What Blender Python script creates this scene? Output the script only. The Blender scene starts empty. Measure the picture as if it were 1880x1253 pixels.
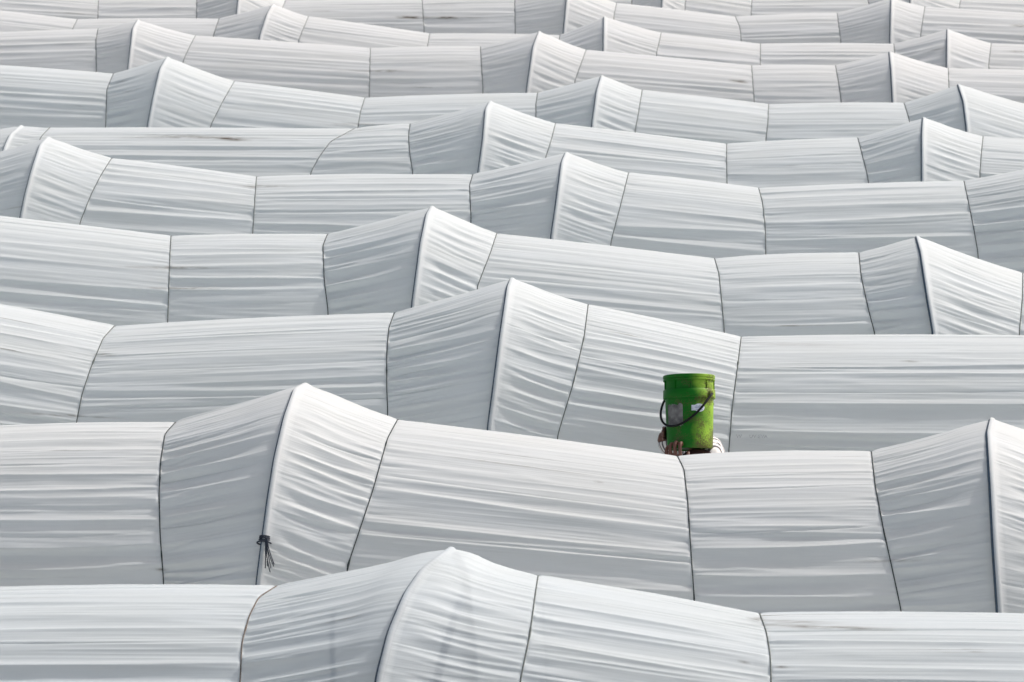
import bpy, bmesh, math, random
import numpy as np
from mathutils import Vector, Matrix, Quaternion

sc = bpy.context.scene
COL = sc.collection
R = math.radians

# ------------------------------------------------------------------ camera
PW, PH, FPX = 1880.0, 1253.0, 5200.0          # photograph size and focal length in its pixels
CX, CY = PW / 2, PH / 2
PITCH = math.atan((CY + 500.0) / FPX)
YAW = math.atan(410.0 / FPX * math.cos(PITCH))
CAMZ = 5.17
cam_d = bpy.data.cameras.new("camera")
cam = bpy.data.objects.new("camera", cam_d)
COL.objects.link(cam)
cam_d.sensor_width = 36.0
cam_d.lens = FPX / PW * 36.0
cam_d.clip_end = 2000
cam.location = (0, 0, CAMZ)
cam.rotation_euler = (math.pi / 2 - PITCH, 0, YAW)
cam_d.dof.use_dof = True
cam_d.dof.focus_distance = 15.4
cam_d.dof.aperture_fstop = 7.0
sc.camera = cam

# ------------------------------------------------------------------ sky, sun, exposure
SUN_AZ, SUN_EL = R(33), R(45)                 # azimuth from +X towards +Y
w = bpy.data.worlds.new("World")
sc.world = w
w.use_nodes = True
nt = w.node_tree
sky = nt.nodes.new("ShaderNodeTexSky")
sky.sky_type = 'NISHITA'
sky.sun_disc = False
sky.dust_density = 6.0
sky.air_density = 0.8
sky.ozone_density = 0.6
sky.sun_elevation = SUN_EL
sky.sun_rotation = math.pi / 2 - SUN_AZ
hs = nt.nodes.new("ShaderNodeHueSaturation")       # thin high cloud whitens the blue
hs.inputs["Hue"].default_value = 0.485
hs.inputs["Saturation"].default_value = 0.8
nt.links.new(sky.outputs[0], hs.inputs["Color"])
nt.links.new(hs.outputs[0], nt.nodes["Background"].inputs[0])
nt.nodes["Background"].inputs[1].default_value = 0.15
sun_d = bpy.data.lights.new("sun", 'SUN')
sun_d.energy = 2.7
sun_d.angle = R(1.0)
sun_d.color = (1.0, 0.98, 0.95)
sun = bpy.data.objects.new("sun", sun_d)
COL.objects.link(sun)
sd = Vector((math.cos(SUN_EL) * math.cos(SUN_AZ), math.cos(SUN_EL) * math.sin(SUN_AZ), math.sin(SUN_EL)))
sun.rotation_euler = sd.to_track_quat('Z', 'Y').to_euler()
sun.location = (20, 10, 20)
sc.view_settings.view_transform = 'Standard'
sc.view_settings.look = 'None'
sc.view_settings.exposure = 0.17
sc.view_settings.gamma = 1.0

# ------------------------------------------------------------------ projection
cF = np.array([-math.sin(YAW) * math.cos(PITCH), math.cos(YAW) * math.cos(PITCH), -math.sin(PITCH)])
cR = np.array([math.cos(YAW), math.sin(YAW), 0.0])
cU = np.cross(cR, cF)
C0 = np.array([0, 0, CAMZ])


def proj(P):
    d = np.asarray(P, float) - C0
    f = d @ cF
    return CX + FPX * (d @ cR) / f, CY - FPX * (d @ cU) / f


def at(px, py, Y):
    d = cF * FPX + cR * (px - CX) - cU * (py - CY)
    return C0 + d * (Y / d[1])


# ------------------------------------------------------------------ helpers
def tag(o, label=None, cat=None, group=None, kind=None):
    if label: o["label"] = label
    if cat: o["category"] = cat
    if group: o["group"] = group
    if kind: o["kind"] = kind
    return o


def empty(name, loc):
    o = bpy.data.objects.new(name, None)
    o.location = loc
    o.empty_display_size = 0.2
    COL.objects.link(o)
    return o


def obj(name, me, mat, parent=None, origin=(0, 0, 0)):
    o = bpy.data.objects.new(name, me)
    if mat: me.materials.append(mat)
    if parent:
        o.parent = parent
    else:
        o.location = origin
    COL.objects.link(o)
    return o


def grid_mesh(name, V, uv=None, dirt=None, off=(0, 0, 0)):
    """V: (nu, ns, 3) array -> smooth quad grid"""
    nu, ns = V.shape[:2]
    me = bpy.data.meshes.new(name)
    n = nu * ns
    idx = np.arange(n, dtype=np.int32).reshape(nu, ns)
    q = np.stack([idx[:-1, :-1], idx[:-1, 1:], idx[1:, 1:], idx[1:, :-1]], -1).reshape(-1, 4)
    me.vertices.add(n)
    me.vertices.foreach_set("co", (V.reshape(-1, 3) - np.array(off)).astype(np.float32).ravel())
    me.loops.add(q.size)
    me.loops.foreach_set("vertex_index", q.ravel())
    me.polygons.add(len(q))
    me.polygons.foreach_set("loop_start", np.arange(0, q.size, 4, dtype=np.int32))
    me.polygons.foreach_set("use_smooth", np.ones(len(q), dtype=bool))
    if uv is not None:
        l = me.uv_layers.new(name="UVMap")
        l.data.foreach_set("uv", uv.reshape(-1, 2)[q.ravel()].astype(np.float32).ravel())
    if dirt is not None:
        a = me.attributes.new("dirt", 'FLOAT', 'POINT')
        a.data.foreach_set("value", dirt.astype(np.float32).ravel())
    me.update()
    me.validate()
    return me


def tube_arrays(P, r, seg=8):
    P = np.asarray(P, float)
    n = len(P)
    T = np.gradient(P, axis=0)
    T /= np.linalg.norm(T, axis=1)[:, None] + 1e-12
    ref = np.array([1.0, 0, 0]) if abs(T[0, 0]) < 0.8 else np.array([0, 0, 1.0])
    N = np.zeros_like(P)
    v = ref - T[0] * (ref @ T[0])
    for i in range(n):
        v = v - T[i] * (v @ T[i])
        v /= np.linalg.norm(v) + 1e-12
        N[i] = v
    B = np.cross(T, N)
    a = np.linspace(0, 2 * math.pi, seg + 1)
    rr = np.broadcast_to(np.asarray(r, float), (n,))[:, None, None]
    return P[:, None, :] + rr * (np.cos(a)[None, :, None] * N[:, None, :] + np.sin(a)[None, :, None] * B[:, None, :])


def tube_bm(bm, P, r, seg=8, cap=True):
    V = tube_arrays(P, r, seg)[:, :seg]
    vs = [[bm.verts.new(p) for p in ring] for ring in V]
    for i in range(len(vs) - 1):
        for j in range(seg):
            k = (j + 1) % seg
            f = bm.faces.new((vs[i][j], vs[i][k], vs[i + 1][k], vs[i + 1][j]))
            f.smooth = True
    if cap:
        bm.faces.new(vs[0]); bm.faces.new(list(reversed(vs[-1])))


def bm_mesh(name, bm):
    bmesh.ops.recalc_face_normals(bm, faces=bm.faces)
    me = bpy.data.meshes.new(name)
    bm.to_mesh(me)
    bm.free()
    return me


def smooth(e0, e1, x):
    t = np.clip((x - e0) / (e1 - e0), 0, 1)
    return t * t * (3 - 2 * t)


# ------------------------------------------------------------------ materials
def new_mat(name):
    m = bpy.data.materials.new(name)
    m.use_nodes = True
    t = m.node_tree
    p = t.nodes["Principled BSDF"]
    return m, t, p


def node(t, kind, **kw):
    n = t.nodes.new(kind)
    for k, v in kw.items():
        setattr(n, k, v)
    return n


def cloth_material(name, see_through=0.0, tint=(0.80, 0.81, 0.82)):
    m, t, p = new_mat(name)
    L = t.links.new
    out = t.nodes["Material Output"]
    uv = node(t, "ShaderNodeUVMap")
    mp = node(t, "ShaderNodeMapping"); mp.inputs["Scale"].default_value = (0.9, 70, 1)
    L(uv.outputs[0], mp.inputs[0])
    n1 = node(t, "ShaderNodeTexNoise"); n1.inputs["Scale"].default_value = 1.0; n1.inputs["Detail"].default_value = 4
    L(mp.outputs[0], n1.inputs["Vector"])
    mp2 = node(t, "ShaderNodeMapping"); mp2.inputs["Scale"].default_value = (260, 14, 1)
    L(uv.outputs[0], mp2.inputs[0])
    n2 = node(t, "ShaderNodeTexNoise"); n2.inputs["Scale"].default_value = 1.0; n2.inputs["Detail"].default_value = 2
    L(mp2.outputs[0], n2.inputs["Vector"])
    ad = node(t, "ShaderNodeMath", operation='MULTIPLY_ADD')
    L(n2.outputs["Fac"], ad.inputs[0]); ad.inputs[1].default_value = 0.10; L(n1.outputs["Fac"], ad.inputs[2])
    bu = node(t, "ShaderNodeBump"); bu.inputs["Strength"].default_value = 0.55; bu.inputs["Distance"].default_value = 0.0035
    L(ad.outputs[0], bu.inputs["Height"])
    # blotchy ageing of the cloth, dust, and stains kept in the old creases
    mp3 = node(t, "ShaderNodeMapping"); mp3.inputs["Scale"].default_value = (1.2, 5, 1)
    L(uv.outputs[0], mp3.inputs[0])
    n3 = node(t, "ShaderNodeTexNoise"); n3.inputs["Scale"].default_value = 1.0; n3.inputs["Detail"].default_value = 5
    L(mp3.outputs[0], n3.inputs["Vector"])
    rmp = node(t, "ShaderNodeValToRGB")
    rmp.color_ramp.elements[0].position = 0.35; rmp.color_ramp.elements[1].position = 0.7
    rmp.color_ramp.elements[0].color = (tint[0] * .955, tint[1] * .95, tint[2] * .935, 1)
    rmp.color_ramp.elements[1].color = (*tint, 1)
    L(n3.outputs["Fac"], rmp.inputs[0])
    at_ = node(t, "ShaderNodeAttribute", attribute_name="dirt")
    mp4 = node(t, "ShaderNodeMapping"); mp4.inputs["Scale"].default_value = (9, 60, 1)
    L(uv.outputs[0], mp4.inputs[0])
    n4 = node(t, "ShaderNodeTexNoise"); n4.inputs["Scale"].default_value = 1.0; n4.inputs["Detail"].default_value = 4
    L(mp4.outputs[0], n4.inputs["Vector"])
    mr = node(t, "ShaderNodeMapRange"); mr.inputs["From Min"].default_value = 0.3; mr.inputs["From Max"].default_value = 0.62
    L(n4.outputs["Fac"], mr.inputs["Value"])
    mu = node(t, "ShaderNodeMath", operation='MULTIPLY', use_clamp=True)
    L(at_.outputs["Fac"], mu.inputs[0]); L(mr.outputs[0], mu.inputs[1])
    mx = node(t, "ShaderNodeMix", data_type='RGBA')
    L(mu.outputs[0], mx.inputs["Factor"]); L(rmp.outputs[0], mx.inputs["A"])
    mx.inputs["B"].default_value = (0.13, 0.105, 0.075, 1)
    L(mx.outputs["Result"], p.inputs["Base Color"])
    p.inputs["Roughness"].default_value = 0.62
    p.inputs["Specular IOR Level"].default_value = 0.22
    p.inputs["Sheen Weight"].default_value = 0.08
    L(bu.outputs[0], p.inputs["Normal"])
    tr = node(t, "ShaderNodeBsdfTranslucent")
    L(mx.outputs["Result"], tr.inputs["Color"])
    L(bu.outputs[0], tr.inputs["Normal"])
    ms = node(t, "ShaderNodeMixShader"); ms.inputs[0].default_value = 0.40
    L(p.outputs[0], ms.inputs[1]); L(tr.outputs[0], ms.inputs[2])
    last = ms.outputs[0]
    if see_through > 0:
        tp = node(t, "ShaderNodeBsdfTransparent")
        m2 = node(t, "ShaderNodeMixShader"); m2.inputs[0].default_value = see_through
        L(last, m2.inputs[1]); L(tp.outputs[0], m2.inputs[2])
        last = m2.outputs[0]
    L(last, out.inputs["Surface"])
    return m


def plain(name, col, rough=0.6, metal=0.0, var=0.25, scale=40.0, spec=0.4, bump=0.0):
    m, t, p = new_mat(name)
    L = t.links.new
    tc = node(t, "ShaderNodeTexCoord")
    n = node(t, "ShaderNodeTexNoise"); n.inputs["Scale"].default_value = scale; n.inputs["Detail"].default_value = 5
    L(tc.outputs["Object"], n.inputs["Vector"])
    r = node(t, "ShaderNodeValToRGB")
    r.color_ramp.elements[0].position = 0.3; r.color_ramp.elements[1].position = 0.7
    r.color_ramp.elements[0].color = (*[c * (1 - var) for c in col], 1)
    r.color_ramp.elements[1].color = (*[min(1, c * (1 + var)) for c in col], 1)
    L(n.outputs["Fac"], r.inputs[0]); L(r.outputs[0], p.inputs["Base Color"])
    p.inputs["Roughness"].default_value = rough
    p.inputs["Metallic"].default_value = metal
    p.inputs["Specular IOR Level"].default_value = spec
    if bump:
        b = node(t, "ShaderNodeBump"); b.inputs["Strength"].default_value = 0.6; b.inputs["Distance"].default_value = bump
        L(n.outputs["Fac"], b.inputs["Height"]); L(b.outputs[0], p.inputs["Normal"])
    return m


M_CLOTH = cloth_material("white_woven_cloth", 0, (0.77, 0.812, 0.822))
M_CLOTH_GREY = cloth_material("greyer_white_woven_cloth", 0, (0.78, 0.808, 0.812))
M_CLOTH_WARM = cloth_material("warmer_white_woven_cloth", 0, (0.79, 0.808, 0.81))
M_THIN = cloth_material("thin_white_cloth", 0.13, (0.755, 0.812, 0.835))
M_PIPE = plain("painted_steel_pipe", (0.06, 0.09, 0.125), 0.5, 0.0, 0.2, 60)
M_ROPE = plain("dark_polypropylene_rope", (0.035, 0.045, 0.045), 0.8, 0, 0.4, 300)
M_ROPE2 = plain("brown_weathered_rope", (0.125, 0.10, 0.08), 0.9, 0, 0.4, 300)
M_ROPE3 = plain("grey_faded_rope", (0.11, 0.125, 0.115), 0.85, 0, 0.4, 200)
M_CORD = plain("navy_cord", (0.03, 0.038, 0.055), 0.7, 0, 0.3, 200)
M_INK = plain("grey_printing_ink", (0.42, 0.44, 0.46), 0.8, 0, 0.3, 80)
M_SOIL = plain("brown_soil", (0.16, 0.12, 0.085), 0.95, 0, 0.45, 3.0, 0.1, 0.02)

# ------------------------------------------------------------------ ground
gm = bpy.data.meshes.new("ground")
gm.from_pydata([(-400, -100, 0), (400, -100, 0), (400, 900, 0), (-400, 900, 0)], [], [(0, 1, 2, 3)])
tag(obj("ground", gm, M_SOIL), kind="structure", label="bare brown soil under the tunnels")

# ------------------------------------------------------------------ tunnels
WID, LEG = 0.95, 0.35
D0, STEP = 11.3, 2.6
rng = np.random.default_rng(7)

# roles: H hoop under a peak; A rope just right of a hoop; B rope at the valley; C rope just left of a hoop
# pixel traces (in the photograph) of each hoop or rope from the crown down to where the next tunnel hides it
ROWS = {
 'A': [('B', [(-160,1084),(-185,1130),(-215,1251)]),
       ('C', [(507,1077),(475,1097),(458,1130),(444,1180),(441,1251)]),
       ('H', [(828,1005),(808,1029),(778,1051),(747,1095),(717,1165),(695,1251)]),
       ('A', [(988,1058),(983,1090),(973,1165),(955,1251)]),
       ('B', [(1395,1127),(1407,1160),(1414,1201),(1416,1251)]),
       ('C', [(2040,1133),(2070,1180),(2085,1251)])],
 'B': [('C', [(322,776),(303,797),(295,847),(292,908),(294,984),(301,1076)]),
       ('H', [(560,704),(543,720),(525,771),(507,847),(495,923),(485,999),(475,1076)]),
       ('A', [(730,771),(712,804),(684,903),(637,1043)]),
       ('B', [(1244,838),(1256,862),(1263,923),(1268,1004),(1275,1104)]),
       ('C', [(1600,830),(1607,893),(1622,973),(1639,1049),(1656,1129)]),
       ('H', [(1821,768),(1815,800),(1821,898),(1826,999),(1835,1129)]),
       ('A', [(2000,830),(2010,900),(2030,1050)])],
 'C': [('H', [(-215,500),(-230,540),(-262,640),(-290,780)]),
       ('A', [(-70,548),(-85,590),(-115,690),(-130,778)]),
       ('B', [(210,599),(189,622),(166,678),(151,723),(140,778)]),
       ('C', [(724,575),(714,602),(710,652),(710,713),(712,759)]),
       ('H', [(940,511),(934,532),(920,627),(907,728),(899,787)]),
       ('A', [(1080,560),(1073,617),(1053,703),(1023,802)]),
       ('B', [(1361,619),(1355,668),(1345,743),(1338,828)]),
       ('C', [(1960,618),(1980,680),(1990,760)])],
 'D': [('H', [(-330,330),(-345,360),(-375,450),(-390,540)]),
       ('A', [(-180,378),(-195,410),(-225,500),(-240,560)]),
       ('B', [(314,434),(312,470),(311,502),(308,589)]),
       ('C', [(601,431),(593,451),(595,512),(603,577)]),
       ('H', [(793,379),(785,398),(774,451),(759,563)]),
       ('A', [(912,429),(900,466),(876,527)]),
       ('B', [(1312,475),(1320,502),(1325,552),(1330,608)]),
       ('C', [(1577,465),(1581,507),(1594,567),(1607,616)]),
       ('H', [(1684,434),(1692,468),(1704,547),(1716,616)]),
       ('A', [(1878,502),(1877,552),(1871,617)]),
       ('B', [(2190,512),(2200,560),(2210,610)])],
 'E': [('C', [(-80,300),(-95,320),(-110,400)]),
       ('H', [(88,252),(75,270),(60,316),(48,361),(40,400)]),
       ('A', [(205,291),(186,321),(168,356),(146,411)]),
       ('B', [(471,325),(468,366),(464,428)]),
       ('C', [(868,321),(862,341),(865,404)]),
       ('H', [(1040,280),(1033,301),(1023,376),(1014,436)]),
       ('A', [(1154,318),(1141,371),(1121,447)]),
       ('B', [(1393,346),(1400,371),(1405,416),(1406,468)]),
       ('C', [(1770,333),(1777,366),(1787,416),(1796,467)]),
       ('H', [(1965,292),(1972,330),(1985,450)])],
 'F': [('C', [(-110,252),(-125,290)]),
       ('H', [(38,231),(20,250),(11,270)]),
       ('A', [(91,235),(75,252),(60,290)]),
       ('B', [(650,237),(607,260),(585,290),(570,318)]),
       ('C', [(753,228),(750,250),(752,280),(758,318)]),
       ('H', [(900,186),(893,204),(888,260),(880,318)]),
       ('A', [(1020,227),(1010,265),(1000,295)]),
       ('B', [(1334,265),(1334,300),(1335,335)]),
       ('C', [(1575,254),(1582,280),(1592,320),(1596,345)]),
       ('H', [(1696,216),(1694,250),(1694,332)]),
       ('A', [(1805,251),(1802,280),(1799,320)]),
       ('B', [(2120,275),(2122,330)])],
 'G': [('B', [(-150,112),(-160,140),(-170,230)]),
       ('C', [(208,136),(196,165),(194,233)]),
       ('H', [(307,105),(295,130),(282,185),(273,232)]),
       ('A', [(430,150),(410,185),(385,234)]),
       ('B', [(670,180),(662,205),(657,235)]),
       ('C', [(987,171),(984,190),(984,215)]),
       ('H', [(1105,139),(1097,170),(1088,232)]),
       ('A', [(1179,166),(1172,210),(1166,240)]),
       ('B', [(1411,192),(1410,225),(1406,258)]),
       ('C', [(1660,190),(1670,222)]),
       ('H', [(1760,155),(1770,190),(1776,240)]),
       ('A', [(1935,205),(1938,250)])],
 'H': [('B', [(-120,66),(-125,120)]),
       ('C', [(180,54),(176,75),(177,129)]),
       ('H', [(253,37),(245,55),(237,125)]),
       ('A', [(359,66),(350,82),(337,110)]),
       ('B', [(680,89),(679,130),(678,178)]),
       ('C', [(882,86),(884,120),(887,168)]),
       ('H', [(990,58),(980,88),(968,168)]),
       ('A', [(1076,92),(1055,150)]),
       ('B', [(1380,121),(1382,150),(1385,188)]),
       ('C', [(1534,121),(1540,155),(1545,188)]),
       ('H', [(1634,95),(1637,130),(1640,188)]),
       ('A', [(1741,126),(1742,155)]),
       ('B', [(2010,134),(2012,170)])],
 'I': [('A', [(-150,4),(-160,40)]),
       ('B', [(142,36),(134,52)]),
       ('C', [(402,35),(392,65)]),
       ('H', [(501,8),(492,27),(478,69)]),
       ('A', [(566,31),(548,75)]),
       ('B', [(789,62),(785,85)]),
       ('C', [(1028,65),(1024,90)]),
       ('H', [(1110,31),(1109,90)]),
       ('A', [(1214,61),(1205,100)]),
       ('B', [(1396,81),(1396,118)]),
       ('C', [(1641,81),(1643,98)]),
       ('H', [(1740,54),(1739,120)]),
       ('A', [(1820,80),(1815,120)]),
       ('B', [(2060,92),(2062,120)])],
 'J': [('A', [(0,-16),(-6,20)]),
       ('B', [(181,-4),(180,30)]),
       ('C', [(361,-8),(361,32)]),
       ('H', [(442,-34),(436,25)]),
       ('A', [(524,2),(516,20)]),
       ('B', [(775,-2),(777,30),(779,60)]),
       ('C', [(945,-6),(946,60)]),
       ('H', [(1044,-28),(1036,55)]),
       ('A', [(1132,6),(1127,30)]),
       ('B', [(1350,31),(1359,52),(1361,78)]),
       ('C', [(1537,25),(1544,78)]),
       ('H', [(1637,-4),(1635,78)]),
       ('A', [(1698,13),(1690,65)]),
       ('B', [(1960,30),(1962,70)])],
 'K': [('C', [(640,-36),(641,10)]),
       ('H', [(735,-62),(732,0)]),
       ('A', [(820,-34),(815,0)]),
       ('B', [(1005,-18),(1005,10)]),
       ('C', [(1160,-24),(1160,8)]),
       ('H', [(1222,-50),(1216,8)]),
       ('A', [(1262,-26),(1258,8)]),
       ('B', [(1381,-7),(1379,27)]),
       ('C', [(1590,-10),(1596,10)]),
       ('H', [(1672,-42),(1672,10)]),
       ('A', [(1766,-10),(1760,20)]),
       ('B', [(1990,2),(1990,30)])],
}
LABELS = {
 'A': "thin white cloth tunnel in front of the one with the cord knot",
 'B': "white cloth tunnel with a dark cord knotted on its hoop, hiding the bucket carrier",
 'C': "white cloth tunnel directly behind the green bucket, with faint grey print low on it",
 'D': "white cloth tunnel second behind the green bucket, with three ropes between its two peaks",
 'E': "white cloth tunnel third behind the green bucket",
 'F': "white cloth tunnel fourth behind the green bucket, with a brown stain along its crown",
 'G': "white cloth tunnel fifth behind the green bucket",
 'H': "white cloth tunnel sixth behind the green bucket, with a short rusty stain low down",
 'I': "white cloth tunnel seventh behind the green bucket, mostly hidden by its neighbour",
 'J': "white cloth tunnel eighth behind the green bucket, at the top edge of the view",
 'K': "white cloth tunnel ninth behind the green bucket, barely showing at the top edge",
}
CYC = 'HABC'
GAP = {'H': 0.49, 'A': 1.45, 'B': 1.05, 'C': 0.66}   # metres to the next one on the right
RW = {'H': 1.02, 'A': 0.97, 'B': 0.93, 'C': 0.93}
RISE = {'H': 0.22, 'A': 0.07, 'B': 0.0, 'C': 0.01}


def theta_grid(n):
    return np.concatenate([np.linspace(-90, -32, 14)[:-1], np.linspace(-32, 82, n), np.linspace(82, 90, 4)[1:]]) * math.pi / 180


def arch(th, zc, Y0, WID=WID):
    """cross-section in depth and height: half an ellipse on short straight legs (front is towards the camera)"""
    V = zc - LEG
    y = Y0 - WID * np.sin(th)
    z = LEG + V * np.cos(th)
    y = np.concatenate([[Y0 + WID + .03], y, [Y0 - WID - .03]])
    z = np.concatenate([[0.0], z, [0.0]])
    return y, z


def solve_rib(pts, Y0, th, wid=WID):
    pts = np.array(pts, float)
    xt, yt = pts[0]
    P = at(xt, yt, Y0)
    zc, X0 = P[2] - 0.03, P[0]
    for _ in range(6):
        y, z = arch(th, zc, Y0, wid)
        px, py = proj(np.stack([np.full_like(y, X0), y, z], -1))
        k = np.argmin(py)
        zc += (py[k] - yt) * Y0 / FPX
        X0 += (xt - px[k]) * Y0 / FPX
    y, z = arch(th, zc, Y0, wid)
    X = np.full_like(y, X0)
    for _ in range(4):
        px, py = proj(np.stack([X, y, z], -1))
        tgt = np.interp(py, pts[:, 1], pts[:, 0])
        X = X + (tgt - px) * Y0 / FPX
    front = np.arange(len(y)) >= k
    # below the seen part the line keeps running straight down
    low = (py > pts[-1, 1]) & front
    if low.any():
        i0 = np.argmax(low)
        X[i0:] = X[i0 - 1]
    Xm = X.copy()
    # behind the crown: lean the other way, half as much
    for i in range(k):
        j = min(2 * k - i, len(y) - 1)
        Xm[i] = X0 + 0.4 * (X0 - X[j])
    # smooth
    w_ = max(3, int(len(y) * 0.03))
    ker = np.hanning(2 * w_ + 1); ker /= ker.sum()
    pad = np.concatenate([np.full(w_, Xm[0]), Xm, np.full(w_, Xm[-1])])
    Xs = np.convolve(pad, ker, 'valid')
    return np.stack([Xs, y, z], -1), zc


def made_rib(X0, zc, Y0, th, wid=WID):
    y, z = arch(th, zc, Y0, wid)
    return np.stack([np.full_like(y, X0), y, z], -1)


def rib_normal(P):
    T = np.gradient(P, axis=0)
    n = np.stack([np.zeros(len(P)), -T[:, 2], T[:, 1]], -1)
    n /= np.linalg.norm(n, axis=1)[:, None] + 1e-9
    if n[len(P) // 2, 2] < 0: n = -n
    return n


PIPE_R = 0.018


def fold_field(kind, U, S, width, near):
    """height of the creases over the panel; U 0..1 across, S metres along the arch from the crown (front positive)"""
    D = np.zeros_like(S)
    dirt = np.zeros_like(S)

    def add(n, wlo, whi, alo, ahi, envf, slope, curve, s_lo=-0.6, s_hi=1.75, bias=0.8, stain=0.0, sharp=1.0):
        lat = s_lo + (s_hi - s_lo) * (np.arange(n) + rng.random(n)) / max(n, 1)
        for s0 in lat:
            w_ = wlo + (whi - wlo) * rng.random() ** 1.5
            a_ = alo + (ahi - alo) * rng.random() ** 1.4
            a_ *= 0.45 + 0.55 * min(1, max(0.0, abs(s0) / 0.6))
            sl = slope * rng.normal()
            cv = curve * (0.3 + rng.random()) * np.clip(s0, -.3, 1)
            ph, fr = rng.random() * 6.28, 0.6 + rng.random() * 1.6
            sk = s0 + sl * (U - .5) + cv * 4 * U * (1 - U) + 0.004 * np.sin(ph + fr * 3 * U)
            env = envf(U)
            ww = w_ * (0.75 + 0.5 * np.sin(ph * 2 + U * 2.0) ** 2)
            t = (S - sk) / ww
            up = (0.22 + 0.25 * rng.random()) * sharp
            dn = 0.9 + 0.6 * rng.random()
            if rng.random() < 0.5: up, dn = dn, up
            g = np.where(t < 0, np.exp(-(np.abs(t) / up) ** 1.2), np.exp(-(np.abs(t) / dn) ** 1.25))
            sgn = 1 if rng.random() < 0.5 + 0.5 * bias else -1
            D[:] += sgn * a_ * env * g
            if stain and rng.random() < stain:
                c = rng.random(); ln = 0.1 + 0.25 * rng.random()
                dirt[:] += np.exp(-(t / 0.2) ** 2) * np.exp(-((U - c) / ln) ** 2) * (0.4 + 0.5 * rng.random())

    def full(u):
        c = rng.random(); q = 0.6 + rng.random()
        return 0.2 + 0.8 * np.exp(-((u - c) / (q * .7)) ** 2)

    def from_left(u):
        a = 0.05 + 0.15 * rng.random(); b = 0.25 + 0.2 * rng.random()
        return smooth(a * .4, b, u) * (1 - 0.6 * smooth(0.45, 1.0, u))

    def to_right(u):            # strong by the rope at u = 0, dying before the hoop
        e = 0.75 + 0.5 * rng.random()
        return (1 - 0.85 * smooth(0.15, e, u))

    def part(u):
        c = rng.random(); q = 0.12 + 0.25 * rng.random()
        return np.exp(-((u - c) / q) ** 2)

    def cells(gap_lo, gap_hi, r_lo, r_hi, envf, slope, curve, drift=0.0, stain=0.0, crown_gap=.6):
        """taut cloth hung between sharp crest lines: it sags smoothly from one crest to the next"""
        pos, x = [], -2.2
        while x < 2.3:
            f_ = crown_gap + (1 - crown_gap) * min(1, abs(x) / .45)
            x += (gap_lo + (gap_hi - gap_lo) * rng.random() ** 1.3) * f_
            pos.append(x)
        pos = np.array(pos); K = len(pos)
        uu = U[:, :1]
        gap = np.gradient(pos)
        sl = slope * rng.normal(size=K) * gap * 4 + drift
        cv = curve * (.4 + rng.random(K)) * np.clip(pos, -.3, 1)
        Cr = pos + sl * (uu - .5) + cv * 4 * uu * (1 - uu) + .06 * gap * np.sin(rng.random(K) * 6.28 + 4 * uu * rng.random(K))
        Cr = np.sort(Cr, axis=1)
        amp = r_lo + (r_hi - r_lo) * rng.random(K) ** 1.7
        E = np.stack([envf(U[:, 0]) for _ in range(K)], 1)
        pw = .75 + .7 * rng.random(K)
        st = np.where(rng.random(K) < stain, .4 + .6 * rng.random(K), 0); sc_, sl_ = rng.random(K), .08 + .2 * rng.random(K)
        for i in range(len(U)):
            j = np.clip(np.searchsorted(Cr[i], S[i]) - 1, 0, K - 2)
            g_ = Cr[i, j + 1] - Cr[i, j] + 1e-6
            t = np.clip((S[i] - Cr[i, j]) / g_, 0, 1)
            t = t ** pw[j]
            fl = .30 + .70 * np.clip(np.abs(S[i]) / .55, 0, 1)
            D[i] -= amp[j] * np.minimum(g_, .12) * 4 * t * (1 - t) * E[i, j] * fl
            if stain:
                k_ = st[j] * np.exp(-((U[i, 0] - sc_[j]) / sl_[j]) ** 2)
                dirt[i] += k_ * np.exp(-((S[i] - Cr[i, j]) / .006) ** 2)

    if kind == 'HA':            # bright right-hand face below a peak
        cells(.026, .10, .07, .27, from_left, .03, .008, drift=.045, crown_gap=.7)
        add(4, .020, .040, .006, .014, from_left, .02, .02, s_lo=-.4, s_hi=1.7)
        add(8, .006, .010, .004, .009, full, .02, .02, bias=-1, sharp=.7)
        add(24, .007, .014, .0015, .004, full, .012, .01)
    elif kind == 'AB':          # long slope down to the valley rope
        cells(.022, .17, .06, .30, full, .06, .015, stain=.05)
        add(7, .022, .050, .006, .018, full, .02, .015)
        add(7, .006, .010, .004, .010, full, .02, .02, bias=-1, sharp=.7, stain=.08)
        add(18, .009, .016, .001, .003, part, .015, .01)
    elif kind == 'BC':          # level part
        cells(.022, .17, .06, .30, full, .055, .03, stain=.09)
        add(7, .022, .050, .006, .018, full, .018, .03)
        add(8, .006, .010, .004, .010, full, .02, .04, bias=-1, sharp=.7, stain=.12)
        add(18, .009, .016, .001, .003, part, .015, .01)
    else:                       # CH, grey left-hand face below a peak
        cells(.035, .13, .12, .42, to_right, .06, .01, stain=.04, crown_gap=.45)
        add(7, .018, .045, .008, .018, to_right, .05, -.02)
        add(16, .006, .011, .006, .015, to_right, .03, .02, bias=-1, sharp=.6, stain=.10)
        add(60, .008, .018, .002, .0062, to_right, .03, -.01, s_lo=-.4, s_hi=1.6)
    # little gathers where the cloth is pinched, dying out a hand's width away
    for side in (0, 1):
        if (side == 1 and kind == 'CH') or (side == 0 and kind == 'HA'): continue
        dd = (U if side == 0 else 1 - U) * width
        q = rng.normal(size=400)
        x_ = np.clip((S + 2.3) / .014, 0, 398); j_ = x_.astype(int); f_ = x_ - j_
        D += .0026 * np.exp(-(dd / .10) ** 1.3) * (q[j_] * (1 - f_) + q[j_ + 1] * f_)
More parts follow.
